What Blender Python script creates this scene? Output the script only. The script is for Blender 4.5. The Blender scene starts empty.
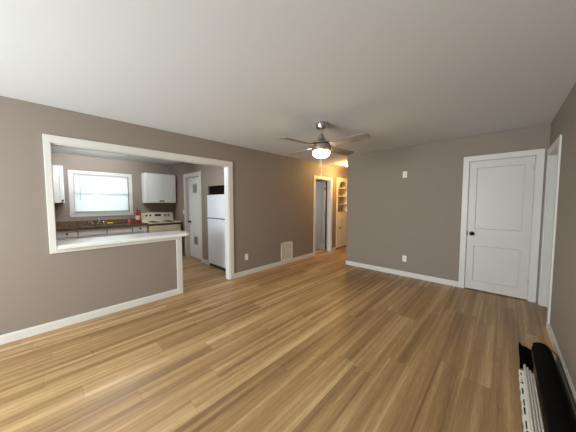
import bpy, bmesh, math, random
from mathutils import Vector, Matrix
S = bpy.context.scene
C = S.collection
PI = math.pi

# ------------------------------------------------------------------ camera
FPX, YAW, PITCH, ROLL, CAMH = 229.45, 0.75384, -0.05831, -0.00164, 1.401
fw = Vector((-math.sin(YAW)*math.cos(PITCH), math.cos(YAW)*math.cos(PITCH), math.sin(PITCH)))
rt = Vector((math.cos(YAW), math.sin(YAW), 0)); up = rt.cross(fw)
c_, s_ = math.cos(ROLL), math.sin(ROLL)
rt, up = c_*rt + s_*up, -s_*rt + c_*up
cd = bpy.data.cameras.new('camera'); cam = bpy.data.objects.new('camera', cd); C.objects.link(cam)
cd.sensor_width = 36; cd.lens = FPX/576*36; cd.clip_start = 0.02
M = Matrix((rt, up, -fw)).transposed().to_4x4(); M.translation = (0, 0, CAMH)
cam.matrix_world = M
S.camera = cam

# ------------------------------------------------------------------ world, daylight, exposure
W = bpy.data.worlds.new('world'); S.world = W; W.use_nodes = True
bg = W.node_tree.nodes['Background']; bg.inputs[0].default_value = (0.78, 0.90, 1.0, 1); bg.inputs[1].default_value = .6
def area(name, loc, direction, sx, sy, power, col):
    l = bpy.data.lights.new(name, 'AREA'); l.shape = 'RECTANGLE'; l.size = sx; l.size_y = sy; l.energy = power; l.color = col
    o = bpy.data.objects.new(name, l); C.objects.link(o); o.location = loc
    o.rotation_euler = Vector(direction).to_track_quat('-Z', 'Z').to_euler()
    return o
area('rear_window_daylight', (-1.95, -2.95, 1.4), (0, 1, 0), 2.4, 1.7, 375, (0.92, 0.96, 1.0))
area('kitchen_window_daylight', (-7.15, 0.96, 1.6), (1, 0, -0.1), 1.0, 0.9, 9.5, (0.90, 0.97, 1.0))
area('bedroom_window_daylight', (-5.8, 4.6, 1.45), (1, 0.1, 0), 1.1, 1.0, 24, (0.92, 0.96, 1.0))
S.view_settings.view_transform = 'Standard'; S.view_settings.look = 'None'
S.view_settings.gamma = 1; S.view_settings.use_curve_mapping = False
S.view_settings.exposure = 0.08
S.cycles.use_denoising = True

# ------------------------------------------------------------------ materials
def srgb(r, g, b):
    f = lambda v: (v/255/12.92) if v/255 <= .04045 else ((v/255+.055)/1.055)**2.4
    return (f(r), f(g), f(b), 1)
def mat(name, col, rough=.5, metal=0, bump=None, var=None, emit=None, spec=.5):
    m = bpy.data.materials.new(name); m.use_nodes = True
    nt = m.node_tree; b = nt.nodes['Principled BSDF']
    b.inputs['Base Color'].default_value = col; b.inputs['Roughness'].default_value = rough
    b.inputs['Metallic'].default_value = metal; b.inputs['Specular IOR Level'].default_value = spec
    tc = nt.nodes.new('ShaderNodeTexCoord')
    if bump:
        n = nt.nodes.new('ShaderNodeTexNoise'); n.inputs['Scale'].default_value = bump[0]; n.inputs['Detail'].default_value = 3
        bp = nt.nodes.new('ShaderNodeBump'); bp.inputs['Strength'].default_value = bump[1]; bp.inputs['Distance'].default_value = .004
        nt.links.new(tc.outputs['Object'], n.inputs['Vector']); nt.links.new(n.outputs[0], bp.inputs['Height'])
        nt.links.new(bp.outputs[0], b.inputs['Normal'])
    if var:
        n = nt.nodes.new('ShaderNodeTexNoise'); n.inputs['Scale'].default_value = var[0]; n.inputs['Detail'].default_value = 4
        r = nt.nodes.new('ShaderNodeValToRGB')
        r.color_ramp.elements[0].position = .35; r.color_ramp.elements[1].position = .65
        r.color_ramp.elements[0].color = var[1]; r.color_ramp.elements[1].color = col
        nt.links.new(tc.outputs['Object'], n.inputs['Vector']); nt.links.new(n.outputs[0], r.inputs[0])
        nt.links.new(r.outputs[0], b.inputs['Base Color'])
    if emit:
        b.inputs['Emission Color'].default_value = emit[0]; b.inputs['Emission Strength'].default_value = emit[1]
    return m
m_wall = mat('taupe_wall_paint', srgb(141, 129, 119), .6, bump=(160, .12), spec=.25)
m_ceil = mat('white_ceiling_paint', srgb(216, 218, 221), .9, bump=(38, .13), spec=.1)
m_trim = mat('white_trim_paint', srgb(213, 209, 204), .4, bump=(30, .04))
m_door = mat('white_door_paint', srgb(207, 201, 196), .42, bump=(30, .04))
m_cab = mat('white_cabinet_paint', srgb(225, 224, 222), .4, bump=(20, .03))
m_bar = mat('white_bar_laminate', srgb(235, 234, 230), .22, bump=(8, .03))
m_fridge = mat('white_appliance_enamel', srgb(222, 224, 232), .35, bump=(120, .05))
m_cream = mat('almond_enamel', srgb(226, 214, 184), .3, bump=(20, .02))
m_black = mat('black_plastic', srgb(16, 15, 15), .35, bump=(60, .1))
m_vinyl = mat('black_rolled_vinyl', srgb(9, 8, 7), .8, bump=(40, .15), spec=.08)
m_bronze = mat('dark_bronze_metal', srgb(30, 25, 22), .35, .8, bump=(40, .05))
m_nickel = mat('brushed_nickel', srgb(196, 190, 184), .28, 1, bump=(90, .05))
m_steel = mat('stainless_steel', srgb(205, 205, 205), .22, 1, bump=(60, .05))
m_plate = mat('white_plastic', srgb(238, 236, 230), .35, bump=(30, .02))
m_slot = mat('dark_slot', srgb(60, 56, 52), .5, bump=(30, .05))
m_blade = mat('walnut_blade', srgb(148, 139, 130), .38, var=(9, srgb(126, 116, 106)))
m_counter = mat('brown_granite_laminate', srgb(138, 110, 82), .16, var=(55, srgb(52, 40, 30)))
m_red = mat('red_enamel', srgb(170, 20, 28), .3, bump=(20, .02))
m_label = mat('cream_label_paper', srgb(225, 216, 190), .6, bump=(20, .02))
m_ink = mat('black_ink', srgb(24, 22, 30), .6, bump=(20, .02))
m_sponge = mat('yellow_sponge', srgb(215, 180, 60), .9, bump=(200, .6))
m_pink = mat('pink_soap', srgb(205, 110, 105), .3, bump=(20, .02))
m_strip = mat('white_vinyl_strip', srgb(205, 200, 190), .45, bump=(20, .04))
m_paper = mat('grey_white_paper', srgb(186, 188, 190), .7, bump=(20, .04))
m_grille = mat('almond_grille_paint', srgb(220, 214, 202), .5, bump=(20, .04))
m_shelf = mat('cream_bookcase_paint', srgb(228, 218, 196), .45, bump=(20, .04))
m_hdoor = mat('grey_white_door_paint', srgb(190, 190, 188), .45, bump=(20, .04))
m_bulb = mat('lit_frosted_glass', srgb(255, 240, 220), .3, emit=((1.0, .78, .52, 1), 42), bump=(20, .01))
m_hall = mat('lit_hall_glass', srgb(255, 235, 200), .3, emit=((1.0, .60, .20, 1), 850), bump=(20, .01))
m_tube = mat('lit_diffuser', srgb(250, 250, 250), .4, emit=((.93, .98, 1.0, 1), 175), bump=(20, .01))

def glass_mat():
    m = bpy.data.materials.new('window_glass'); m.use_nodes = True; nt = m.node_tree; nt.nodes.clear()
    o = nt.nodes.new('ShaderNodeOutputMaterial'); mx = nt.nodes.new('ShaderNodeMixShader'); mx.inputs[0].default_value = .06
    t = nt.nodes.new('ShaderNodeBsdfTransparent'); t.inputs[0].default_value = (.95, .98, .97, 1)
    g = nt.nodes.new('ShaderNodeBsdfGlossy'); g.inputs['Roughness'].default_value = .02
    nt.links.new(t.outputs[0], mx.inputs[1]); nt.links.new(g.outputs[0], mx.inputs[2]); nt.links.new(mx.outputs[0], o.inputs[0])
    return m
m_recess = mat('dark_recess_shade', srgb(26, 22, 20), 1, bump=(20, .1), spec=0)  # recess shade put into the colour; also used behind the vent louvres
m_glass = glass_mat()
def blind_mat():
    m = bpy.data.materials.new('translucent_white_slat'); m.use_nodes = True; nt = m.node_tree; nt.nodes.clear()
    o = nt.nodes.new('ShaderNodeOutputMaterial'); mx = nt.nodes.new('ShaderNodeMixShader'); mx.inputs[0].default_value = .6
    d = nt.nodes.new('ShaderNodeBsdfDiffuse'); d.inputs[0].default_value = (.85, .87, .86, 1)
    t = nt.nodes.new('ShaderNodeBsdfTranslucent'); t.inputs[0].default_value = (.90, .95, .93, 1)
    nt.links.new(d.outputs[0], mx.inputs[1]); nt.links.new(t.outputs[0], mx.inputs[2]); nt.links.new(mx.outputs[0], o.inputs[0])
    return m
m_blind = blind_mat()

def plank_mat():
    m = bpy.data.materials.new('oak_vinyl_planks'); m.use_nodes = True; nt = m.node_tree; L = nt.links
    b = nt.nodes['Principled BSDF']
    def N(t, **k):
        n = nt.nodes.new(t)
        for a, v in k.items(): setattr(n, a, v)
        return n
    def mth(op, a, bb=None):
        n = N('ShaderNodeMath', operation=op)
        for i, v in enumerate((a, bb)):
            if v is None: continue
            if isinstance(v, (int, float)): n.inputs[i].default_value = v
            else: L.new(v, n.inputs[i])
        return n.outputs[0]
    tc = N('ShaderNodeTexCoord'); sp = N('ShaderNodeSeparateXYZ'); L.new(tc.outputs['Object'], sp.inputs[0])
    x, y = sp.outputs[0], sp.outputs[1]
    PW, PL = .178, 1.22
    u = mth('DIVIDE', x, PW); row = mth('FLOOR', u)
    wn = N('ShaderNodeTexWhiteNoise', noise_dimensions='1D'); L.new(row, wn.inputs['W'])
    v = mth('ADD', mth('DIVIDE', y, PL), wn.outputs['Value']); colm = mth('FLOOR', v)
    cid = N('ShaderNodeCombineXYZ'); L.new(row, cid.inputs[0]); L.new(colm, cid.inputs[1])
    w2 = N('ShaderNodeTexWhiteNoise', noise_dimensions='2D'); L.new(cid.outputs[0], w2.inputs['Vector'])
    pid = w2.outputs['Value']
    def grain(sx, sy, det, dist=0.0, key=None):
        cc = N('ShaderNodeCombineXYZ'); L.new(mth('MULTIPLY', x, sx), cc.inputs[0]); L.new(mth('MULTIPLY', y, sy), cc.inputs[1])
        L.new(mth('MULTIPLY', pid if key is None else key, 57.0 if key is None else 3.7), cc.inputs[2])
        n = N('ShaderNodeTexNoise'); n.inputs['Scale'].default_value = 1; n.inputs['Detail'].default_value = det
        n.inputs['Distortion'].default_value = dist
        L.new(cc.outputs[0], n.inputs['Vector']); return n.outputs[0]
    broad = grain(15, .32, 2, .2, row); fine = grain(80, 1.3, 4, .2)
    speck = grain(210, 9, 2, .4)
    board = grain(17, .45, 2, .3)
    val = mth('ADD', mth('ADD', mth('ADD', mth('MULTIPLY', broad, .52), mth('MULTIPLY', board, .38)), mth('ADD', mth('MULTIPLY', fine, .17), mth('MULTIPLY', mth('SUBTRACT', speck, .5), .22))), mth('MULTIPLY', mth('SUBTRACT', pid, .5), .10))
    cr = N('ShaderNodeValToRGB'); e = cr.color_ramp.elements
    e[0].position = .38; e[0].color = srgb(126, 97, 65); e[1].position = .72; e[1].color = srgb(202, 172, 128)
    k = cr.color_ramp.elements.new(.55); k.color = srgb(165, 131, 89)
    L.new(val, cr.inputs[0])
    # narrow bevel lines where planks meet
    fu = mth('FRACT', u); fv = mth('FRACT', v)
    eu = mth('LESS_THAN', mth('MINIMUM', fu, mth('SUBTRACT', 1.0, fu)), .0065)
    ev = mth('LESS_THAN', mth('MINIMUM', fv, mth('SUBTRACT', 1.0, fv)), .0011)
    ed = mth('MAXIMUM', eu, ev)
    mx = N('ShaderNodeMixRGB'); mx.blend_type = 'MULTIPLY'; L.new(mth('MULTIPLY', ed, .45), mx.inputs[0]); L.new(cr.outputs[0], mx.inputs[1])
    mx.inputs[2].default_value = (.35, .28, .22, 1)
    L.new(mx.outputs[0], b.inputs['Base Color'])
    b.inputs['Roughness'].default_value = .42; b.inputs['Specular IOR Level'].default_value = .4
    bp = N('ShaderNodeBump'); bp.inputs['Strength'].default_value = .12; bp.inputs['Distance'].default_value = .002
    L.new(fine, bp.inputs['Height']); L.new(bp.outputs[0], b.inputs['Normal'])
    return m
m_floor = plank_mat()

# ------------------------------------------------------------------ mesh helpers
def new(): return bmesh.new()
def box(bm, x0, x1, y0, y1, z0, z1, bev=0.0):
    vs = [bm.verts.new((x, y, z)) for x in sorted((x0, x1)) for y in sorted((y0, y1)) for z in sorted((z0, z1))]
    F = [(0, 1, 3, 2), (4, 6, 7, 5), (0, 4, 5, 1), (2, 3, 7, 6), (0, 2, 6, 4), (1, 5, 7, 3)]
    fs = [bm.faces.new([vs[i] for i in f]) for f in F]
    if bev:
        es = list({e for f in fs for e in f.edges})
        bmesh.ops.bevel(bm, geom=es, offset=bev, segments=2, affect='EDGES', profile=.5)
    return bm
def lathe(bm, prof, seg=32, axis='Z', o=(0, 0, 0)):
    rings = []
    for r, h in prof:
        ring = []
        for i in range(seg):
            a = 2*PI*i/seg; p = (r*math.cos(a), r*math.sin(a), h)
            if axis == 'X': p = (h, p[0], p[1])
            if axis == 'Y': p = (p[1], h, p[0])
            ring.append(bm.verts.new(Vector(p)+Vector(o)))
        rings.append(ring)
    for a, b in zip(rings, rings[1:]):
        for i in range(seg):
            j = (i+1) % seg; bm.faces.new((a[i], a[j], b[j], b[i]))
    bm.faces.new(list(reversed(rings[0]))); bm.faces.new(rings[-1])
    return bm
def tube(bm, pts, r, seg=10):
    pts = [Vector(p) for p in pts]; rings = []
    for i, p in enumerate(pts):
        t = (pts[min(i+1, len(pts)-1)]-pts[max(i-1, 0)]).normalized()
        a = t.cross(Vector((0, 0, 1)))
        if a.length < .05: a = t.cross(Vector((1, 0, 0)))
        a.normalize(); b = t.cross(a)
        rings.append([bm.verts.new(p+r*(math.cos(2*PI*k/seg)*a+math.sin(2*PI*k/seg)*b)) for k in range(seg)])
    for a, b in zip(rings, rings[1:]):
        for k in range(seg):
            j = (k+1) % seg; bm.faces.new((a[k], a[j], b[j], b[k]))
    bm.faces.new(list(reversed(rings[0]))); bm.faces.new(rings[-1])
    return bm
def prism(bm, poly, h0, h1, plane='XY'):
    def P(a, b, h): return {'XY': (a, b, h), 'YZ': (h, a, b), 'XZ': (a, h, b)}[plane]
    lo = [bm.verts.new(P(a, b, h0)) for a, b in poly]; hi = [bm.verts.new(P(a, b, h1)) for a, b in poly]
    n = len(poly)
    for i in range(n):
        j = (i+1) % n; bm.faces.new((lo[i], lo[j], hi[j], hi[i]))
    bm.faces.new(list(reversed(lo))); bm.faces.new(hi)
    return bm
def obj(name, bm, m, parent=None, smooth=False, loc=None):
    bmesh.ops.recalc_face_normals(bm, faces=bm.faces)
    me = bpy.data.meshes.new(name); bm.to_mesh(me); bm.free()
    if smooth:
        for p in me.polygons: p.use_smooth = True
        me.set_sharp_from_angle(angle=math.radians(38))
    me.materials.append(m)
    o = bpy.data.objects.new(name, me); C.objects.link(o)
    if loc: o.location = loc
    if parent: o.parent = parent
    return o
def tag(o, label, cat, group=None, kind=None):
    o['label'] = label; o['category'] = cat
    if group: o['group'] = group
    if kind: o['kind'] = kind
    return o
def thing(name, label, cat, loc=(0, 0, 0), rz=0, group=None, kind=None):
    o = bpy.data.objects.new(name, None); C.objects.link(o); o.location = loc; o.rotation_euler = (0, 0, rz)
    o.empty_display_size = .1
    return tag(o, label, cat, group, kind)
def struct(name, bm, m, label, cat): return tag(obj(name, bm, m), label, cat, kind='structure')
def dup(root, loc, rz, label):
    r = root.copy(); C.objects.link(r); r.location = loc; r.rotation_euler = (0, 0, rz); r['label'] = label
    for ch in list(root.children):
        c = ch.copy(); C.objects.link(c); c.parent = r
        for g in list(ch.children):
            d = g.copy(); C.objects.link(d); d.parent = c
    return r

XL, YB, XR, H = -3.595, 4.654, .415, 2.44
XK = -6.75           # kitchen window wall
XO = XL-.12          # kitchen side of the left wall
YP = 2.5             # utility door and refrigerator wall
YR = -2.6            # wall behind the camera

# ------------------------------------------------------------------ floor, ceiling, walls
struct('floor', box(new(), -7.0, 1.9, -2.9, 7.9, -.1, 0), m_floor, 'oak look vinyl plank floor running through the rooms', 'floor')
struct('ceiling', box(new(), -7.0, 1.9, -2.9, 7.9, H, H+.1), m_ceil, 'white lightly textured ceiling over the room', 'ceiling')
# left wall: kitchen opening, hall doorway, bookcase recess
OY0, OY1, OZ = .082, 2.278, 2.05
HALF = 1.43
DY0, DY1, DZ = 4.872, 5.608, 2.03
KY0, KY1 = 5.925, 6.625
b = new()
box(b, XO, XL, YR-.12, OY0, 0, H); box(b, XO, XL, OY0, OY1, OZ, H); box(b, XO, XL, OY0, HALF-.003, 0, .885)
box(b, XO, XL, OY1, DY0, 0, H); box(b, XO, XL, DY0, DY1, DZ, H); box(b, XO, XL, DY1, KY0, 0, H)
box(b, XO, XL, KY0, KY1, 2.115, H); box(b, XO, XL, KY0, KY1, 0, .05); box(b, XO, XL, KY1, 7.72, 0, H)
struct('wall_left', b, m_wall, 'taupe wall on the left with the kitchen pass-through', 'wall')
# back wall
EX0, EX1, EZ = -.418, .302, 2.045
b = new(); box(b, -2.56, EX0, YB, YB+.12, 0, H); box(b, EX0, EX1, YB, YB+.12, EZ, H); box(b, EX1, XR+.12, YB, YB+.12, 0, H)
box(b, EX0-.15, EX1+.15, YB+.16, YB+.2, 0, H)
struct('wall_back', b, m_wall, 'taupe back wall with the white panelled door', 'wall')
b = new(); box(b, -2.56, -2.44, YB+.12, 7.6, 0, H); box(b, XL, -2.44, 7.6, 7.72, 0, H)
struct('wall_hall', b, m_wall, 'taupe wall on the right of the hallway', 'wall')
RY0, RY1, RZ = 3.785, 4.572, 2.02
b = new(); box(b, XR, XR+.12, YR-.12, RY0, 0, H); box(b, XR, XR+.12, RY0, RY1, RZ, H); box(b, XR, XR+.12, RY1, YB, 0, H)
struct('wall_right', b, m_wall, 'taupe wall along the right edge of the photo', 'wall')
b = new(); box(b, XR+.12, 1.6, YB, YB+.12, 0, H); box(b, 1.6, 1.72, 2.9, YB+.12, 0, H); box(b, XR+.12, 1.6, 2.9, 3.02, 0, H)
struct('wall_side_room', b, m_wall, 'taupe walls of the side room beyond the right opening', 'wall')
# rear wall with the living room window (behind the camera)
GX0, GX1, GZ0, GZ1 = -3.1, -.8, .6, 2.15
b = new(); box(b, XL, GX0, YR-.12, YR, 0, H); box(b, GX1, XR, YR-.12, YR, 0, H); box(b, GX0, GX1, YR-.12, YR, 0, GZ0); box(b, GX0, GX1, YR-.12, YR, GZ1, H)
struct('wall_rear', b, m_wall, 'taupe wall behind the camera with the big window', 'wall')
# kitchen shell
WY0, WY1, WZ0, WZ1 = .455, 1.455, 1.175, 2.03
b = new()
box(b, XK-.12, XK, -.82, WY0, 0, H); box(b, XK-.12, XK, WY1, 3.4, 0, H); box(b, XK-.12, XK, WY0, WY1, 0, WZ0); box(b, XK-.12, XK, WY0, WY1, WZ1, H)
struct('wall_kitchen_window', b, m_wall, 'taupe kitchen wall around the window', 'wall')
struct('wall_kitchen_side', box(new(), XK, XO, -.82, -.7, 0, H), m_wall, 'taupe kitchen wall at the left end of the counter', 'wall')
PX0, PX1, PZ = -5.925, -5.15, 2.04
b = new()
box(b, XK, PX0, YP, YP+.12, 0, H); box(b, PX0, PX1, YP, YP+.12, PZ, H); box(b, PX1, -4.765, YP, YP+.12, 0, H)
box(b, -4.765, XO, YP, YP+.12, 1.76, H); box(b, PX0-.1, PX1+.1, YP+.16, YP+.2, 0, H)
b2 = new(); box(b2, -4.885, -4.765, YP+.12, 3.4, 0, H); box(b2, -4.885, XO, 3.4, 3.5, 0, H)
box(b2, -4.764, XO, 2.53, 2.55, 1.574, 1.759)  # added dark panel standing in for the shade above the refrigerator
struct('wall_recess', b2, m_recess, 'refrigerator recess walls and front panel with shade painted in', 'wall')
struct('wall_kitchen_end', b, m_wall, 'taupe kitchen end wall around utility door and refrigerator', 'wall')
# bedroom beyond the hall doorway
b = new(); box(b, -5.6, XO, 5.78, 5.88, 0, H); box(b, -5.7, -5.6, 3.5, 4.0, 0, H); box(b, -5.7, -5.6, 5.2, 5.88, 0, H); box(b, -5.7, -5.6, 4.0, 5.2, 0, .9); box(b, -5.7, -5.6, 4.0, 5.2, 2.0, H)
struct('wall_bedroom', b, m_wall, 'dim wall of the bedroom beyond the hall doorway', 'wall')

# ------------------------------------------------------------------ trim and baseboards
def casing_x(b, xf, sgn, y0, y1, z0, z1, w, t=.016, legs=(0, 0)):
    """casing on a wall of constant x; opening y0..y1, head at z1"""
    for a, bb, zb in ((y0-w, y0, legs[0]), (y1, y1+w, legs[1])):
        box(b, xf, xf+sgn*t, a, bb, zb, z1, .003)
    box(b, xf, xf+sgn*t, y0-w, y1+w, z1, z1+w, .003)
def casing_y(b, yf, sgn, x0, x1, z1, w, t=.016):
    box(b, x0-w, x0, yf, yf+sgn*t, 0, z1, .003); box(b, x1, x1+w, yf, yf+sgn*t, 0, z1, .003)
    box(b, x0-w, x1+w, yf, yf+sgn*t, z1, z1+w, .003)
b = new()
for xf, sg in ((XL, 1), (XO, -1)):
    box(b, xf, xf+sg*.018, OY0-.056, OY0, .846, OZ, .003); box(b, xf, xf+sg*.018, OY1, OY1+.083, 0, OZ, .003); box(b, xf, xf+sg*.018, OY0-.056, OY1+.083, OZ, OZ+.083, .003)
box(b, XO, XL, OY0-.004, OY0+.004, .89, OZ); box(b, XO, XL, OY1-.012, OY1, 0, OZ); box(b, XO, XL, OY0, OY1, OZ-.012, OZ)
struct('trim_1', b, m_trim, 'white casing framing the kitchen pass-through', 'trim')
b = new(); box(b, XL, XL+.018, OY0, HALF, .846, .888, .003); box(b, XL, XL+.018, HALF-.078, HALF, 0, .846, .003)
box(b, XO, XL, HALF-.003, HALF+.009, 0, .886)
struct('trim_2', b, m_trim, 'white apron and end post trim of the half wall', 'trim')
b = new(); casing_x(b, XL, 1, DY0, DY1, 0, DZ, .072)
box(b, XO, XL, DY0, DY0+.012, 0, DZ); box(b, XO, XL, DY1-.012, DY1, 0, DZ); box(b, XO, XL, DY0, DY1, DZ-.012, DZ)
struct('trim_3', b, m_trim, 'white casing around the hall doorway', 'trim')
b = new(); casing_x(b, XR, -1, RY0, RY1, 0, RZ, .08)
box(b, XR, XR+.13, RY0, RY0+.012, 0, RZ); box(b, XR, XR+.13, RY1-.012, RY1, 0, RZ); box(b, XR, XR+.13, RY0, RY1, RZ-.012, RZ)
struct('trim_4', b, m_trim, 'white casing of the opening in the right wall', 'trim')
BH = .09
def base_x(name, xf, sgn, segs, label):
    b = new()
    for y0, y1 in segs:
        prism(b, [(0, y0), (sgn*.015, y0), (sgn*.015, y1), (0, y1)], 0, BH-.012); prism(b, [(0, y0), (sgn*.009, y0), (sgn*.009, y1), (0, y1)], BH-.012, BH)
    for v in b.verts: v.co.x += xf
    struct(name, b, m_trim, label, 'baseboard')
base_x('baseboard_left', XL, 1, [(YR, HALF-.078), (OY1+.083, DY0-.072), (DY1+.072, KY0-.03), (KY1+.03, 7.6)], 'white baseboard along the left wall')
base_x('baseboard_right', XR, -1, [(YR, RY0-.08)], 'white baseboard along the right wall')
b = new(); box(b, -2.575, EX0-.075, YB-.015, YB, 0, BH-.012, .002); box(b, -2.569, EX0-.075, YB-.009, YB, BH-.012, BH)
struct('baseboard_back', b, m_trim, 'white baseboard along the back wall', 'baseboard')
struct('baseboard_hall', box(new(), -2.575, -2.56, YB-.015, 7.6, 0, BH, .002), m_trim, 'white baseboard along the hall side', 'baseboard')
struct('baseboard_kitchen', box(new(), PX1+.08, -4.75, YP-.016, YP, 0, BH+.01, .002), m_trim, 'white baseboard between utility door and refrigerator', 'baseboard')

# ------------------------------------------------------------------ doors
def panel_leaf(b, x0, x1, z0, z1, yf, yb, panels, depth=.012, bead=.007):
    """leaf facing -y with recessed panels: frame pieces around sunk fields with sloping edges"""
    xs0, xs1 = panels[0][0], panels[0][1]
    ps = sorted(panels, key=lambda p: p[2])
    box(b, x0, xs0, yf, yb, z0, z1); box(b, xs1, x1, yf, yb, z0, z1)
    z = z0
    for (a, c, p0, p1) in ps:
        box(b, xs0, xs1, yf, yb, z, p0); z = p1
        box(b, a, c, yf+depth, yb, p0, p1)
        o = [b.verts.new((X, yf, Z)) for X, Z in ((a, p0), (c, p0), (c, p1), (a, p1))]
        i = [b.verts.new((X, yf+depth-.0005, Z)) for X, Z in ((a+bead, p0+bead), (c-bead, p0+bead), (c-bead, p1-bead), (a+bead, p1-bead))]
        for k in range(4): b.faces.new((o[k], o[(k+1) % 4], i[(k+1) % 4], i[k]))
        box(b, a+bead*2.2, c-bead*2.2, yf+depth-.004, yb, p0+bead*2.2, p1-bead*2.2, .002)
    box(b, xs0, xs1, yf, yb, z, z1)
def knob(parent, name, m, loc, r=.026, axis='Y', sgn=-1):
    b = new()
    prof = [(r*1.15, 0), (r*1.15, .006), (r*.45, .010), (r*.4, .03), (r*.8, .036), (r, .048), (r*.95, .058), (r*.55, .065)]
    lathe(b, [(rr, sgn*h) for rr, h in prof], 20, axis)
    return obj(name, b, m, parent, True, loc)
# back wall door
d = thing('door_1', 'white two-panel door with dark knob in the back wall', 'door', (0, 0, 0), kind='structure')
b = new(); casing_y(b, YB, -1, EX0, EX1, EZ, .077)
box(b, EX0, EX0+.004, YB, YB+.12, 0, EZ); box(b, EX1-.004, EX1, YB, YB+.12, 0, EZ); box(b, EX0, EX1, YB, YB+.12, EZ-.004, EZ)
box(b, EX0, EX0+.02, YB+.05, YB+.12, 0, EZ); box(b, EX1-.02, EX1, YB+.05, YB+.12, 0, EZ); box(b, EX0, EX1, YB+.05, YB+.12, EZ-.02, EZ)
obj('casing', b, m_trim, d)
b = new(); panel_leaf(b, -.411, .295, .014, 2.037, YB+.004, YB+.042, [(-.322, .206, .985, 1.935), (-.322, .206, .15, .715)])
lf = obj('door_leaf', b, m_door, d)
knob(lf, 'door_knob', m_bronze, (-.352, YB+.004, .905), .029)
obj('latch_plate', box(new(), -.4185, -.405, YB-.003, YB+.006, .87, .94, .001), m_bronze, d)
for z in (1.87, .27):
    b = new(); lathe(b, [(.006, -.045), (.006, .045)], 10, 'Z', (.2985, YB-.004, z)); box(b, .280, .317, YB-.0025, YB+.004, z-.04, z+.04, .001)
    obj('hinge', b, m_paper, d, True)
# hall door, standing open into the bedroom
d = thing('door_2', 'greyish white hall door standing open into the bedroom', 'door', (XO-.045, DY1-.05, 0), kind='structure')
b = new(); panel_leaf(b, -.73, 0, .012, 2.015, 0, .036, [(-.63, -.1, 1.0, 1.9), (-.63, -.1, .16, .74)])
lf = obj('door_leaf', b, m_hdoor, d)
knob(lf, 'door_knob', m_bronze, (-.67, 0, .92))
for z in (1.80, 1.08, .28):
    b = new(); lathe(b, [(.009, -.05), (.009, .05)], 10, 'Z', (.009, .016, z)); box(b, -.03, .042, -.0025, .002, z-.045, z+.045)
    obj('hinge', b, m_nickel, d, True)
# utility door in the kitchen
d = thing('door_3', 'white utility door with two vent grilles in the kitchen', 'door', (0, 0, 0), kind='structure')
b = new(); casing_y(b, YP, -1, PX0, PX1, PZ, .085)
box(b, PX0, PX0+.012, YP, YP+.12, 0, PZ); box(b, PX1-.012, PX1, YP, YP+.12, 0, PZ); box(b, PX0, PX1, YP, YP+.12, PZ-.012, PZ)
obj('casing', b, m_trim, d)
b = new(); box(b, PX0+.014, PX1-.014, YP+.07, YP+.105, .014, PZ-.014)
lf = obj('door_leaf', b, m_cab, d)
knob(lf, 'door_knob', m_bronze, (PX0+.09, YP+.07, .92), .027)
def vent(parent, x0, x1, z0, z1, yf, mf, n, mb, vertical):
    b = new()
    box(b, x0, x1, yf-.008, yf, z0, z0+.022); box(b, x0, x1, yf-.008, yf, z1-.022, z1)
    box(b, x0, x0+.022, yf-.008, yf, z0, z1); box(b, x1-.022, x1, yf-.008, yf, z0, z1)
    f = obj('vent_grille', b, mf, parent)
    b = new(); box(b, x0+.02, x1-.02, yf-.002, yf, z0+.02, z1-.02); obj('vent_opening', b, mb, f)
    b = new()
    for k in range(n):
        if vertical:
            c = x0+.02+(x1-x0-.04)*(k+.5)/n; box(b, c-.012, c+.012, yf-.007, yf-.002, z0+.02, z1-.02)
        else:
            c = z0+.02+(z1-z0-.04)*(k+.5)/n; box(b, x0+.02, x1-.02, yf-.007, yf-.002, c-.006, c+.006)
    obj('louvre', b, mf, f)
vent(lf, -5.67, -5.43, 1.63, 1.87, YP+.07, m_paper, 8, m_slot, False)
vent(lf, -5.67, -5.43, .34, .58, YP+.07, m_cab, 2, m_recess, True)

# ------------------------------------------------------------------ windows
w = thing('window_1', 'kitchen window with white casing above the sink', 'window', (0, 0, 0), kind='structure')
b = new(); casing_x(b, XK, 1, WY0, WY1, 0, WZ1, .072, .018, (WZ0, WZ0)); box(b, XK, XK+.018, WY0-.072, WY1+.072, WZ0-.075, WZ0-.02, .003)
obj('window_casing', b, m_trim, w)
obj('window_sill', box(new(), XK-.04, XK+.035, WY0-.09, WY1+.09, WZ0-.02, WZ0, .004), m_trim, w)
b = new()
for (y0, y1, z0, z1) in ((WY0, WY0+.035, WZ0, WZ1), (WY1-.035, WY1, WZ0, WZ1), (WY0, WY1, WZ0, WZ0+.04), (WY0, WY1, WZ1-.035, WZ1), (WY0, WY1, 1.575, 1.62)):
    box(b, XK-.11, XK-.06, y0, y1, z0, z1)
f = obj('window_frame', b, m_trim, w)
obj('window_pane', box(new(), XK-.088, XK-.082, WY0+.03, WY1-.03, WZ0+.03, WZ1-.03), m_glass, f)
bl = thing('window_blind', 'white slatted blind drawn over the kitchen window', 'blind', (XK-.03, (WY0+WY1)/2, WZ0))
hw = (WY1-WY0)/2-.012
obj('head_rail', box(new(), -.014, .014, -hw, hw, WZ1-WZ0-.035, WZ1-WZ0-.006, .002), m_trim, bl)
b = new(); n = 36
for k in range(n):
    z = .055+(WZ1-WZ0-.1)*k/(n-1); a = math.radians(66); hx, hz = .0125*math.cos(a), .0125*math.sin(a)
    q = [b.verts.new(p) for p in ((-hx, -hw, z+hz), (hx, -hw, z-hz), (hx, hw, z-hz), (-hx, hw, z+hz))]; b.faces.new(q)
    q = [b.verts.new(p) for p in ((-hx, -hw, z+hz+.0006), (hx, -hw, z-hz+.0006), (hx, hw, z-hz+.0006), (-hx, hw, z+hz+.0006))]; b.faces.new(q)
obj('slats', b, m_blind, bl)
obj('bottom_rail', box(new(), -.012, .012, -hw, hw, .026, .042, .002), m_paper, bl)
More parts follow.
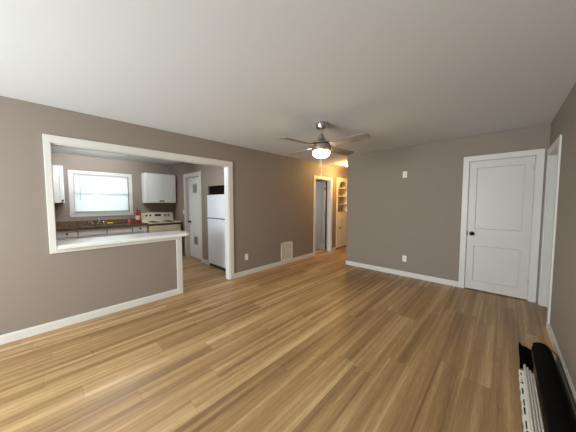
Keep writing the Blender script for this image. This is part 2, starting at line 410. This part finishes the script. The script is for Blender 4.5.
obj('tilt_wand', tube(new(), [(.02, -hw+.1, WZ1-WZ0-.03), (.022, -hw+.1, .28)], .004, 8), m_paper, bl, True)
w = thing('window_2', 'living room window in the wall behind the camera', 'window', (0, 0, 0), kind='structure')
b = new()
for (x0, x1, z0, z1) in ((GX0-.08, GX0, GZ0-.08, GZ1+.08), (GX1, GX1+.08, GZ0-.08, GZ1+.08), (GX0, GX1, GZ0-.08, GZ0), (GX0, GX1, GZ1, GZ1+.08)):
    box(b, x0, x1, YR, YR+.016, z0, z1)
obj('window_casing', b, m_trim, w)
b = new(); xm = (GX0+GX1)/2
for (x0, x1, z0, z1) in ((GX0, GX0+.04, GZ0, GZ1), (GX1-.04, GX1, GZ0, GZ1), (xm-.03, xm+.03, GZ0, GZ1), (GX0, GX1, GZ0, GZ0+.04), (GX0, GX1, GZ1-.04, GZ1)):
    box(b, x0, x1, YR-.09, YR-.04, z0, z1)
f = obj('window_frame', b, m_trim, w)
obj('window_pane', box(new(), GX0+.03, GX1-.03, YR-.068, YR-.062, GZ0+.03, GZ1-.03), m_glass, f)

# ------------------------------------------------------------------ kitchen
# breakfast bar top on the half wall
b = new(); prism(b, [(XL+.055, OY0+.006), (XL+.055, 1.50), (XL+.03, 1.555), (XL-.02, 1.57), (XO-.33, 1.57), (XO-.33, OY0+.006)], .890, .932)
bmesh.ops.bevel(b, geom=[e for e in b.edges], offset=.005, segments=2, affect='EDGES')
tag(obj('breakfast_bar_top', b, m_bar), 'long white bar top lying on the half wall', 'countertop')
# lower cabinets
FX = -6.15
def base_cab(name, label, y0, y1, fronts):
    t = thing(name, label, 'cabinet', (0, 0, 0), group='white base cabinets under the kitchen counter')
    b = new(); box(b, XK+.004, FX-.022, y0+.001, y0+.019, .0, .878); box(b, XK+.004, FX-.022, y1-.019, y1-.001, .0, .878); box(b, XK+.004, FX, y0+.019, y1-.019, .1, .118)
    box(b, FX-.04, FX-.022, y0+.019, y1-.019, .118, .878); box(b, XK+.004, XK+.012, y0+.019, y1-.019, .118, .878); box(b, FX-.07, FX-.055, y0+.019, y1-.019, 0, .1); obj('cabinet_body', b, m_cab, t)
    for (a, c, kn, doors) in fronts:
        dr = obj('drawer', box(new(), FX-.022, FX+.021, a+.012, c-.012, .735, .862, .003), m_cab, t)
        if kn: knob(dr, 'knob', m_bronze, (FX+.019, (a+c)/2, .80), .016, 'X', 1)
        b = new(); box(b, FX-.022, FX+.019, a+.012, c-.012, .12, .715, .003); box(b, FX+.019, FX+.024, a+.06, c-.06, .18, .665, .002)
        dd = obj('cabinet_door', b, m_cab, t); knob(dd, 'knob', m_bronze, (FX+.019, c-.04, .66), .016, 'X', 1)
base_cab('base_cabinet', 'white base cabinet at the far left end of the counter', -.69, .44, [(-.69, -.28, True, 1), (-.28, .14, True, 1), (.14, .44, True, 1)])
base_cab('sink_cabinet', 'white sink cabinet with two plain fronts under the window', .44, 1.36, [(.44, .90, False, 1), (.90, 1.36, False, 1)])
base_cab('base_cabinet', 'narrow white base cabinet with drawer knob beside the stove', 1.36, 1.672, [(1.36, 1.672, True, 1)])
b = new()
SX0, SX1, SY0, SY1 = -6.62, -6.2, .52, 1.28
for (x0, x1, y0, y1) in ((XK, SX0, -.695, 1.676), (SX1, FX+.045, -.695, 1.676), (SX0, SX1, -.695, SY0), (SX0, SX1, SY1, 1.676)):
    box(b, x0, x1, y0, y1, .88, .92)
ct = tag(obj('kitchen_countertop', b, m_counter), 'brown speckled countertop under the kitchen window', 'countertop')
tag(obj('backsplash', box(new(), XK, XK+.02, -.695, 1.676, .92, 1.01, .003), m_counter), 'brown speckled backsplash strip along the wall behind the sink', 'backsplash')
s = thing('kitchen_sink', 'stainless steel sink set into the brown countertop', 'sink', (0, 0, 0))
b = new(); t_ = .012
for (x0, x1, y0, y1) in ((SX0-.012, SX0+t_, SY0-.012, SY1+.012), (SX1-t_, SX1+.03, SY0-.012, SY1+.012), (SX0, SX1, SY0-.012, SY0+t_), (SX0, SX1, SY1-t_, SY1+.012), (SX0, SX1, .89, .91)):
    box(b, x0, x1, y0, y1, .9205, .926)
obj('rim', b, m_steel, s)
b = new()
for (y0, y1) in ((SY0+.006, .888), (.912, SY1-.006)):
    box(b, SX0+.006, SX1-.006, y0, y1, .76, .764)
    for (x0, x1, a, c) in ((SX0+.006, SX0+.01, y0, y1), (SX1-.01, SX1-.006, y0, y1), (SX0+.006, SX1-.006, y0, y0+.004), (SX0+.006, SX1-.006, y1-.004, y1)):
        box(b, x0, x1, a, c, .764, .9205)
obj('basin', b, m_steel, s)
fa = thing('kitchen_faucet', 'chrome faucet standing behind the kitchen sink', 'faucet', (-6.665, .83, .92))
obj('faucet_base', lathe(new(), [(.03, 0), (.028, .02), (.018, .03), (.016, .09)], 16), m_steel, fa, True)
obj('spout', tube(new(), [(0, 0, .05), (.0, 0, .10), (.03, 0, .125), (.09, 0, .13), (.15, 0, .115), (.165, 0, .09)], .012), m_steel, fa, True)
for sg in (-1, 1):
    b = new(); lathe(b, [(.022, 0), (.02, .03), (.012, .045)], 12, 'Z', (0, sg*.1, 0)); tube(b, [(0, sg*.1, .04), (.01, sg*.13, .06), (.012, sg*.155, .065)], .007)
    obj('handle', b, m_steel, fa, True)
tag(obj('sponge', box(new(), -.03, .03, -.055, .055, 0, .03, .006), m_sponge, loc=(-6.68, 1.05, .92)), 'yellow sponge behind the kitchen sink', 'sponge')
bt = thing('soap_bottle', 'small soap bottle with pink cap on the counter right of the sink', 'bottle', (-6.66, 1.42, .92))
obj('bottle_body', lathe(new(), [(.022, 0), (.025, .01), (.025, .065), (.010, .08), (.010, .09)], 16), m_pink, bt, True)
obj('cap', lathe(new(), [(.012, .09), (.012, .11), (.005, .115)], 12), m_red, bt, True)
fe = thing('fire_extinguisher', 'red fire extinguisher standing on the counter beside the stove', 'fire extinguisher', (-6.58, 1.585, .92))
obj('cylinder', lathe(new(), [(.04, 0), (.046, .012), (.046, .22), (.035, .25), (.016, .265), (.016, .285)], 24), m_red, fe, True)
obj('label_band', lathe(new(), [(.0468, .07), (.0468, .17)], 24), m_label, fe, True)
obj('valve', lathe(new(), [(.018, .285), (.018, .31), (.01, .315)], 14), m_black, fe, True)
b = new(); tube(b, [(0, 0, .30), (.03, -.02, .325), (.06, -.04, .33)], .007); tube(b, [(0, 0, .295), (.03, -.02, .30), (.055, -.035, .295)], .006)
obj('lever', b, m_black, fe, True)
obj('hose', tube(new(), [(0, .015, .3), (0, .05, .29), (0, .062, .22), (0, .06, .12)], .008), m_black, fe, True)
# upper cabinets
def upper_cab(label, y0, y1, split, knobs):
    t = thing('wall_cabinet', label, 'cabinet', (0, 0, 0), group='white wall cabinets in the kitchen')
    x0, x1, z0, z1 = XK+.003, -6.45, 1.40, 2.14
    obj('cabinet_body', box(new(), x0, x1, y0, y1, z0, z1, .002), m_cab, t)
    for (a, c), ky in zip(split, knobs):
        b = new(); box(b, x1, x1+.006, a+.004, c-.004, z0+.006, z1-.006)
        r = .06
        for q in ((a+.004, a+r, z0+.006, z1-.006), (c-r, c-.004, z0+.006, z1-.006), (a+r, c-r, z0+.006, z0+r), (a+r, c-r, z1-r, z1-.006)):
            box(b, x1+.004, x1+.02, *q, .003)
        box(b, x1+.004, x1+.018, a+r+.022, c-r-.022, z0+r+.022, z1-r-.022, .003)
        dd = obj('cabinet_door', b, m_cab, t); knob(dd, 'knob', m_bronze, (x1+.02, ky, z0+.05), .016, 'X', 1)
upper_cab('white two-door wall cabinet above the stove', 1.735, 2.455, [(1.735, 2.095), (2.095, 2.455)], (2.065, 2.125))
upper_cab('white wall cabinet left of the kitchen window', -.52, .30, [(-.52, -.11), (-.11, .30)], (-.14, .27))
# stove
st = thing('stove', 'almond electric coil stove between counter and end wall', 'stove', (-6.735, 1.685, 0))
SW, SD = .757, .625
b = new(); box(b, 0, SD-.03, 0, SW, .06, .895, .004); box(b, .02, SD-.06, .02, SW-.02, 0, .06); obj('body', b, m_cream, st)
obj('cooktop', box(new(), 0, SD+.005, -.001, SW+.001, .895, .918, .006), m_cream, st)
obj('oven_door', box(new(), SD-.03, SD, .01, SW-.01, .26, .845, .006), m_cream, st)
b = new(); tube(b, [(SD, .08, .80), (SD+.04, .08, .81), (SD+.04, SW-.08, .81), (SD, SW-.08, .80)], .011); obj('oven_handle', b, m_cream, st, True)
obj('drawer', box(new(), SD-.03, SD-.004, .01, SW-.01, .07, .25, .006), m_cream, st)
obj('vent_gap', box(new(), SD-.03, SD-.018, .0, SW, .848, .894), m_slot, st)
b = new(); prism(b, [(0, .918), (.10, .918), (.075, 1.0), (.06, 1.145), (0, 1.145)], 0, SW, 'XZ')
for v in b.verts: v.co.x, v.co.y = v.co.x, v.co.y
bgd = obj('backguard', b, m_cream, st)
obj('control_panel', prism(new(), [(.075, 1.02), (.078, 1.02), (.065, 1.125), (.062, 1.125)], .06, SW-.06, 'XZ'), m_grille, st)
for y in (.11, .2, .55, .64):
    b = new(); lathe(b, [(.024, 0), (.022, .022), (.008, .024)], 16, 'X', (.07, y, 1.075)); obj('dial', b, m_slot, st, True)
obj('clock', box(new(), .066, .075, .30, .46, 1.05, 1.105, .002), m_ink, st)
for (x, y, r) in ((.21, .19, .075), (.21, .56, .095), (.46, .19, .095), (.46, .56, .075)):
    b = new(); lathe(b, [(r+.02, 0), (r+.02, .004), (r, .004), (r-.01, .001)], 24, 'Z', (x, y, .918))
    pts = [(x+(.015+(r-.02)*k/60)*math.cos(k*.42), y+(.015+(r-.02)*k/60)*math.sin(k*.42), .928) for k in range(61)]
    tube(b, pts, .006, 6); obj('burner', b, m_black, st, True)
# refrigerator
fr = thing('refrigerator', 'white top-freezer refrigerator in the kitchen recess', 'refrigerator', (-4.735, 2.455, 0))
FW = .735
obj('cabinet', box(new(), .003, FW-.003, .065, .72, .04, 1.565, .006), m_fridge, fr)
fd = obj('freezer_door', box(new(), 0, FW, 0, .06, 1.078, 1.57, .012), m_fridge, fr)
rd = obj('fridge_door', box(new(), 0, FW, 0, .06, .075, 1.058, .012), m_fridge, fr)
obj('badge', box(new(), .22, .29, -.002, .001, 1.44, 1.465), m_steel, fd)
obj('door_gap', box(new(), .004, FW-.004, .02, .06, 1.056, 1.08), m_slot, fr)
obj('kick_grille', box(new(), .01, FW-.01, .03, .08, .004, .072), m_black, fr)
for z0, z1, p in ((1.085, 1.12, fd), (1.015, 1.052, rd)):
    obj('door_handle', box(new(), .03, FW-.1, -.022, .002, z0, z0+.018, .004), m_fridge, p)
# kitchen ceiling light
kl = thing('kitchen_ceiling_light', 'long white fluorescent fixture on the kitchen ceiling', 'ceiling light', (-5.58, .78, H))
obj('housing', box(new(), -.03, .03, -.46, .46, -.034, 0, .003), m_trim, kl)
obj('fluorescent_tube', lathe(new(), [(.022, -.43), (.022, .43)], 20, 'Y', (0, 0, -.058)), m_tube, kl, True)
for sg in (-1, 1):
    obj('end_cap', box(new(), -.03, .03, sg*.43, sg*.46, -.086, -.034, .003), m_slot if sg > 0 else m_trim, kl)
sw = thing('light_switch', 'white light switch beside the utility door casing', 'light switch', (-6.075, YP, 1.16))
obj('switch_plate', box(new(), -.035, .035, -.006, 0, -.058, .058, .002), m_plate, sw)
obj('toggle', box(new(), -.006, .006, -.018, -.006, -.012, .012, .002), m_plate, sw)

# ------------------------------------------------------------------ wall fittings in the living room
ou = thing('wall_outlet', 'white electrical outlet low on the back wall', 'outlet', (-1.334, YB, .337), group='wall outlets')
obj('outlet_plate', box(new(), -.036, .036, -.006, 0, -.058, .058, .002), m_plate, ou)
for z in (-.022, .022):
    rc = obj('receptacle', box(new(), -.016, .016, -.009, -.006, z-.014, z+.014, .002), m_plate, ou)
    b = new(); box(b, -.008, -.005, -.0095, -.006, z-.005, z+.008); box(b, .005, .008, -.0095, -.006, z-.005, z+.008); obj('slot', b, m_slot, rc)
dup(ou, (XL, 2.652, .35), PI/2, 'white electrical outlet low on the left wall near the kitchen opening')
bp = thing('wall_plate', 'small white plate high on the back wall', 'wall plate', (-1.367, YB, 1.922))
obj('cover_plate', box(new(), -.036, .036, -.006, 0, -.058, .058, .002), m_plate, bp)
obj('insert', box(new(), -.016, .016, -.009, -.006, -.033, .033, .002), m_grille, bp)
g = thing('return_air_grille', 'square off-white air grille low on the left wall', 'air grille', (XL, 3.79, .285))
b = new(); hw_, hh = .195, .215
for q in ((-hw_, hw_, -hh, -hh+.035), (-hw_, hw_, hh-.035, hh), (-hw_, -hw_+.035, -hh, hh), (hw_-.035, hw_, -hh, hh)): box(b, 0, .012, *q, .002)
obj('grille_frame', b, m_grille, g)
obj('grille_back', box(new(), 0, .002, -hw_+.03, hw_-.03, -hh+.03, hh-.03), m_slot, g)
b = new()
for k in range(15):
    z = -hh+.045+(2*hh-.09)*k/14
    q = prism(b, [(.002, z+.008), (.004, z+.009), (.011, z-.006), (.009, z-.008)], -hw_+.03, hw_-.03, 'XZ')
obj('louvre', b, m_grille, g)

# ------------------------------------------------------------------ ceiling fan
fn = thing('ceiling_fan', 'brushed nickel four-blade ceiling fan with a lit bowl light', 'ceiling fan', (-1.775, 2.53, H))
obj('canopy', lathe(new(), [(.074, 0), (.076, -.04), (.066, -.07), (.035, -.086), (.018, -.09)], 32), m_nickel, fn, True)
obj('downrod', lathe(new(), [(.011, -.085), (.011, -.18)], 14), m_nickel, fn, True)
obj('motor_housing', lathe(new(), [(.016, -.14), (.024, -.155), (.038, -.19), (.062, -.225), (.10, -.255), (.126, -.262), (.128, -.274), (.11, -.279), (.10, -.285)], 40), m_nickel, fn, True)
obj('switch_band', lathe(new(), [(.10, -.285), (.122, -.289), (.125, -.30), (.125, -.366), (.116, -.372)], 40), m_nickel, fn, True)
b = new()
prof = [(.108, -.368), (.113, -.38), (.111, -.40), (.098, -.42), (.072, -.440), (.04, -.450), (.008, -.453)]
lathe(b, prof, 40); obj('light_bowl', b, m_bulb, fn, True)
for k in range(4):
    a = math.radians(-6+90*k)
    b = new(); pts = [(.17, -.055), (.22, -.062), (.58, -.074), (.655, -.068), (.675, -.045), (.68, 0), (.675, .045), (.655, .068), (.58, .074), (.22, .062), (.17, .055)]
    prism(b, pts, -.004, .004)
    for v in b.verts:
        y, z = v.co.y, v.co.z; t = math.radians(-12); v.co.y, v.co.z = y*math.cos(t)-z*math.sin(t), y*math.sin(t)+z*math.cos(t)-.31
    bmesh.ops.rotate(b, verts=b.verts, cent=(0, 0, 0), matrix=Matrix.Rotation(a, 3, 'Z'))
    bl_ = obj('blade', b, m_blade, fn)
    b = new(); prism(b, [(.09, -.02), (.15, -.025), (.21, -.045), (.235, -.03), (.235, .03), (.21, .045), (.15, .025), (.09, .02)], .004, .010)
    for v in b.verts:
        y, z = v.co.y, v.co.z; t = math.radians(-12); v.co.y, v.co.z = y*math.cos(t)-z*math.sin(t), y*math.sin(t)+z*math.cos(t)-.31
    bmesh.ops.rotate(b, verts=b.verts, cent=(0, 0, 0), matrix=Matrix.Rotation(a, 3, 'Z'))
    obj('blade_arm', b, m_nickel, bl_)
for off, ln in ((-.012, .60), (.006, .70)):
    x, y = .128*.574+off*.819, -.128*.819+off*.574
    b = new(); tube(b, [(x*.93, y*.93, -.35), (x, y, -.356), (x, y, -ln+.03)], .003, 6); ch = obj('pull_chain', b, m_plate, fn, True)
    obj('chain_fob', lathe(new(), [(.004, -ln+.03), (.008, -ln+.022), (.009, -ln-.012), (.004, -ln-.02)] if ln > .65 else [(.003, -ln+.03), (.005, -ln+.02), (.003, -ln+.01)], 12, 'Z', (x, y, 0)), m_plate, ch, True)

# ------------------------------------------------------------------ hallway
hl = thing('hall_ceiling_light', 'small lit dome light on the hallway ceiling', 'ceiling light', (-3.06, 5.62, H))
obj('light_base', lathe(new(), [(.075, 0), (.075, -.02), (.06, -.03)], 24), m_bronze, hl, True)
obj('glass_dome', lathe(new(), [(.046, -.028), (.05, -.045), (.04, -.07), (.02, -.085), (.005, -.088)], 24), m_hall, hl, True)
bk = thing('built_in_bookcase', 'cream built-in bookcase with open shelves over a cupboard in the hall', 'bookcase', (XL, (KY0+KY1)/2, .05))
hk = (KY1-KY0)/2-.003; KH = 2.06
b = new()
box(b, -.30, -.002, -hk, -hk+.02, 0, KH); box(b, -.30, -.002, hk-.02, hk, 0, KH); box(b, -.30, -.285, -hk, hk, 0, KH); box(b, -.30, -.002, -hk, hk, KH-.02, KH); box(b, -.30, -.002, -hk, hk, 0, .02)
obj('carcass', b, m_shelf, bk)
b = new(); box(b, 0, .016, -hk-.02, -hk+.045, 0, KH+.03, .002); box(b, 0, .016, hk-.045, hk+.02, 0, KH+.03, .002); box(b, 0, .016, -hk+.045, hk-.045, KH-.03, KH+.03, .002); box(b, 0, .016, -hk+.045, hk-.045, 0, .05, .002)
obj('face_frame', b, m_shelf, bk)
e0 = hk-.045; top = KH-.03
prof = [(-e0, top), (-e0, top-.24), (-e0+.035, top-.235), (-e0+.06, top-.20), (-e0+.055, top-.16), (-e0+.09, top-.14), (-e0+.12, top-.09), (-e0+.17, top-.07), (-e0+.22, top-.045)]
poly = prof + [(-y, z) for y, z in reversed(prof)]
b = new(); prism(b, poly, 0.001, .013, 'YZ'); obj('scalloped_valance', b, m_shelf, bk)
for z in (1.79, 1.545, 1.305, 1.07):
    obj('shelf', box(new(), -.285, .004, -hk+.02, hk-.02, z-.022, z, .002), m_shelf, bk)
b = new(); box(b, -.003, .016, -e0+.004, e0-.004, .055, 1.04, .003); box(b, .016, .021, -e0+.09, e0-.09, .14, .95, .002)
dd = obj('cupboard_door', b, m_shelf, bk); knob(dd, 'knob', m_bronze, (.016, -.20, .59), .018, 'X', 1)

# ------------------------------------------------------------------ things on the floor by the right wall
r = thing('vinyl_roll', 'thick black roll lying on the floor along the right wall', 'roll', (.306, 1.35, 0), .006)
RR, RL = .070, 1.66
b = new(); spiral = []
for k in range(0, 121):
    a = k/120*2*PI*3.2; rad = .03+(RR-.03)*k/120; spiral.append((rad, a))
outer = [(rad*math.cos(a+1.2), RR+rad*math.sin(a+1.2)) for rad, a in spiral]
inner = [((rad-.006)*math.cos(a+1.2), RR+(rad-.006)*math.sin(a+1.2)) for rad, a in spiral]
n = len(outer)
v = [[[b.verts.new((p[0], yy, p[1])) for p in ring] for ring in (outer, inner)] for yy in (0, RL)]
for i in range(n-1):
    b.faces.new((v[0][0][i], v[0][0][i+1], v[1][0][i+1], v[1][0][i])); b.faces.new((v[0][1][i], v[1][1][i], v[1][1][i+1], v[0][1][i+1]))
    b.faces.new((v[0][0][i], v[0][1][i], v[0][1][i+1], v[0][0][i+1])); b.faces.new((v[1][0][i], v[1][0][i+1], v[1][1][i+1], v[1][1][i]))
b.faces.new((v[0][0][0], v[1][0][0], v[1][1][0], v[0][1][0])); b.faces.new((v[0][0][-1], v[0][1][-1], v[1][1][-1], v[1][0][-1]))
obj('rolled_sheet', b, m_vinyl, r, True)
obj('roll_core', lathe(new(), [(.026, .004), (.026, RL-.004)], 24, 'Y', (0, 0, RR)), m_black, r, True)
# carton and strips
cx = thing('narrow_carton', 'long narrow white carton with black printing beside the strips', 'carton', (.157, 1.30, 0))
obj('carton_body', box(new(), -.015, .015, 0, 1.30, 0, .04, .002), m_plate, cx)
random.seed(4)
b = new(); y = 1.26
while y > .2:
    ln = random.choice((.025, .04, .07, .015)); h0 = random.choice((-.009, -.007, -.004)); h1 = random.choice((.0, .004, .007))
    box(b, h0, h1, y-ln, y, .0395, .0405); box(b, -.0155, -.0145, y-ln*.8, y, .01, .03); y -= ln+random.choice((.015, .03, .06))
o = obj('printed_marks', b, m_ink, cx); o['kind'] = 'stuff'
names = ['white trim strip lying against the narrow carton', 'second white trim strip from the narrow carton', 'third white trim strip from the narrow carton', 'white trim strip lying against the black roll']
def strip_mesh(ln):
    b = new(); prism(b, [(-.0068, 0), (.0068, 0), (.0068, .046), (.0025, .054), (-.0025, .054), (-.0068, .046)], 0, ln, 'XZ'); return b
s0 = None
for k in range(4):
    if s0 is None:
        s0 = obj('trim_strip', strip_mesh(1.39), m_strip); o = s0
    else:
        o = s0.copy(); C.objects.link(o)
    o.location = (.1795+.0145*k, 1.30-.035*k, 0); tag(o, names[k], 'trim strip', 'white trim strips on the floor')
o = s0.copy(); C.objects.link(o); o.data = strip_mesh_loose = s0.data
o.location = (.3922, 1.62, 0); tag(o, 'loose white strip lying between the black roll and the right baseboard', 'trim strip', 'white trim strips on the floor')
# black plastic sheet at the far end
b = new(); rows = []
random.seed(2)
for i in range(11):
    row = []
    for j in range(9):
        u, w_ = i/10, j/8
        x = .146+.006*math.sin(u*4+1)+.018*u+(.078+.010*u)*w_
        yy = 2.69+(.42-.03*w_)*u
        z = .005+.014*abs(math.sin(w_*4+u*2))*u+.03*u**3*(1-w_)**2+.002*random.random()
        row.append(b.verts.new((x, yy, z)))
    rows.append(row)
for i in range(10):
    for j in range(8): b.faces.new((rows[i][j], rows[i][j+1], rows[i+1][j+1], rows[i+1][j]))
bmesh.ops.solidify(b, geom=b.faces[:], thickness=.003)
tag(obj('plastic_sheet', b, m_vinyl, smooth=True), 'crumpled black plastic sheet at the far end of the white strips', 'plastic sheet')
b = new(); tube(b, [(.345, 2.93, .126), (.36, 2.95, .118), (.383, 2.97, .085), (.393, 2.96, .0585), (.3955, 2.85, .0585), (.3955, 2.5, .0585), (.3955, 2.1, .0585), (.3955, 1.7, .0585)], .0038, 8)
tag(obj('black_cord', b, m_black, smooth=True), 'thin black cord running along the baseboard behind the black roll', 'cord')
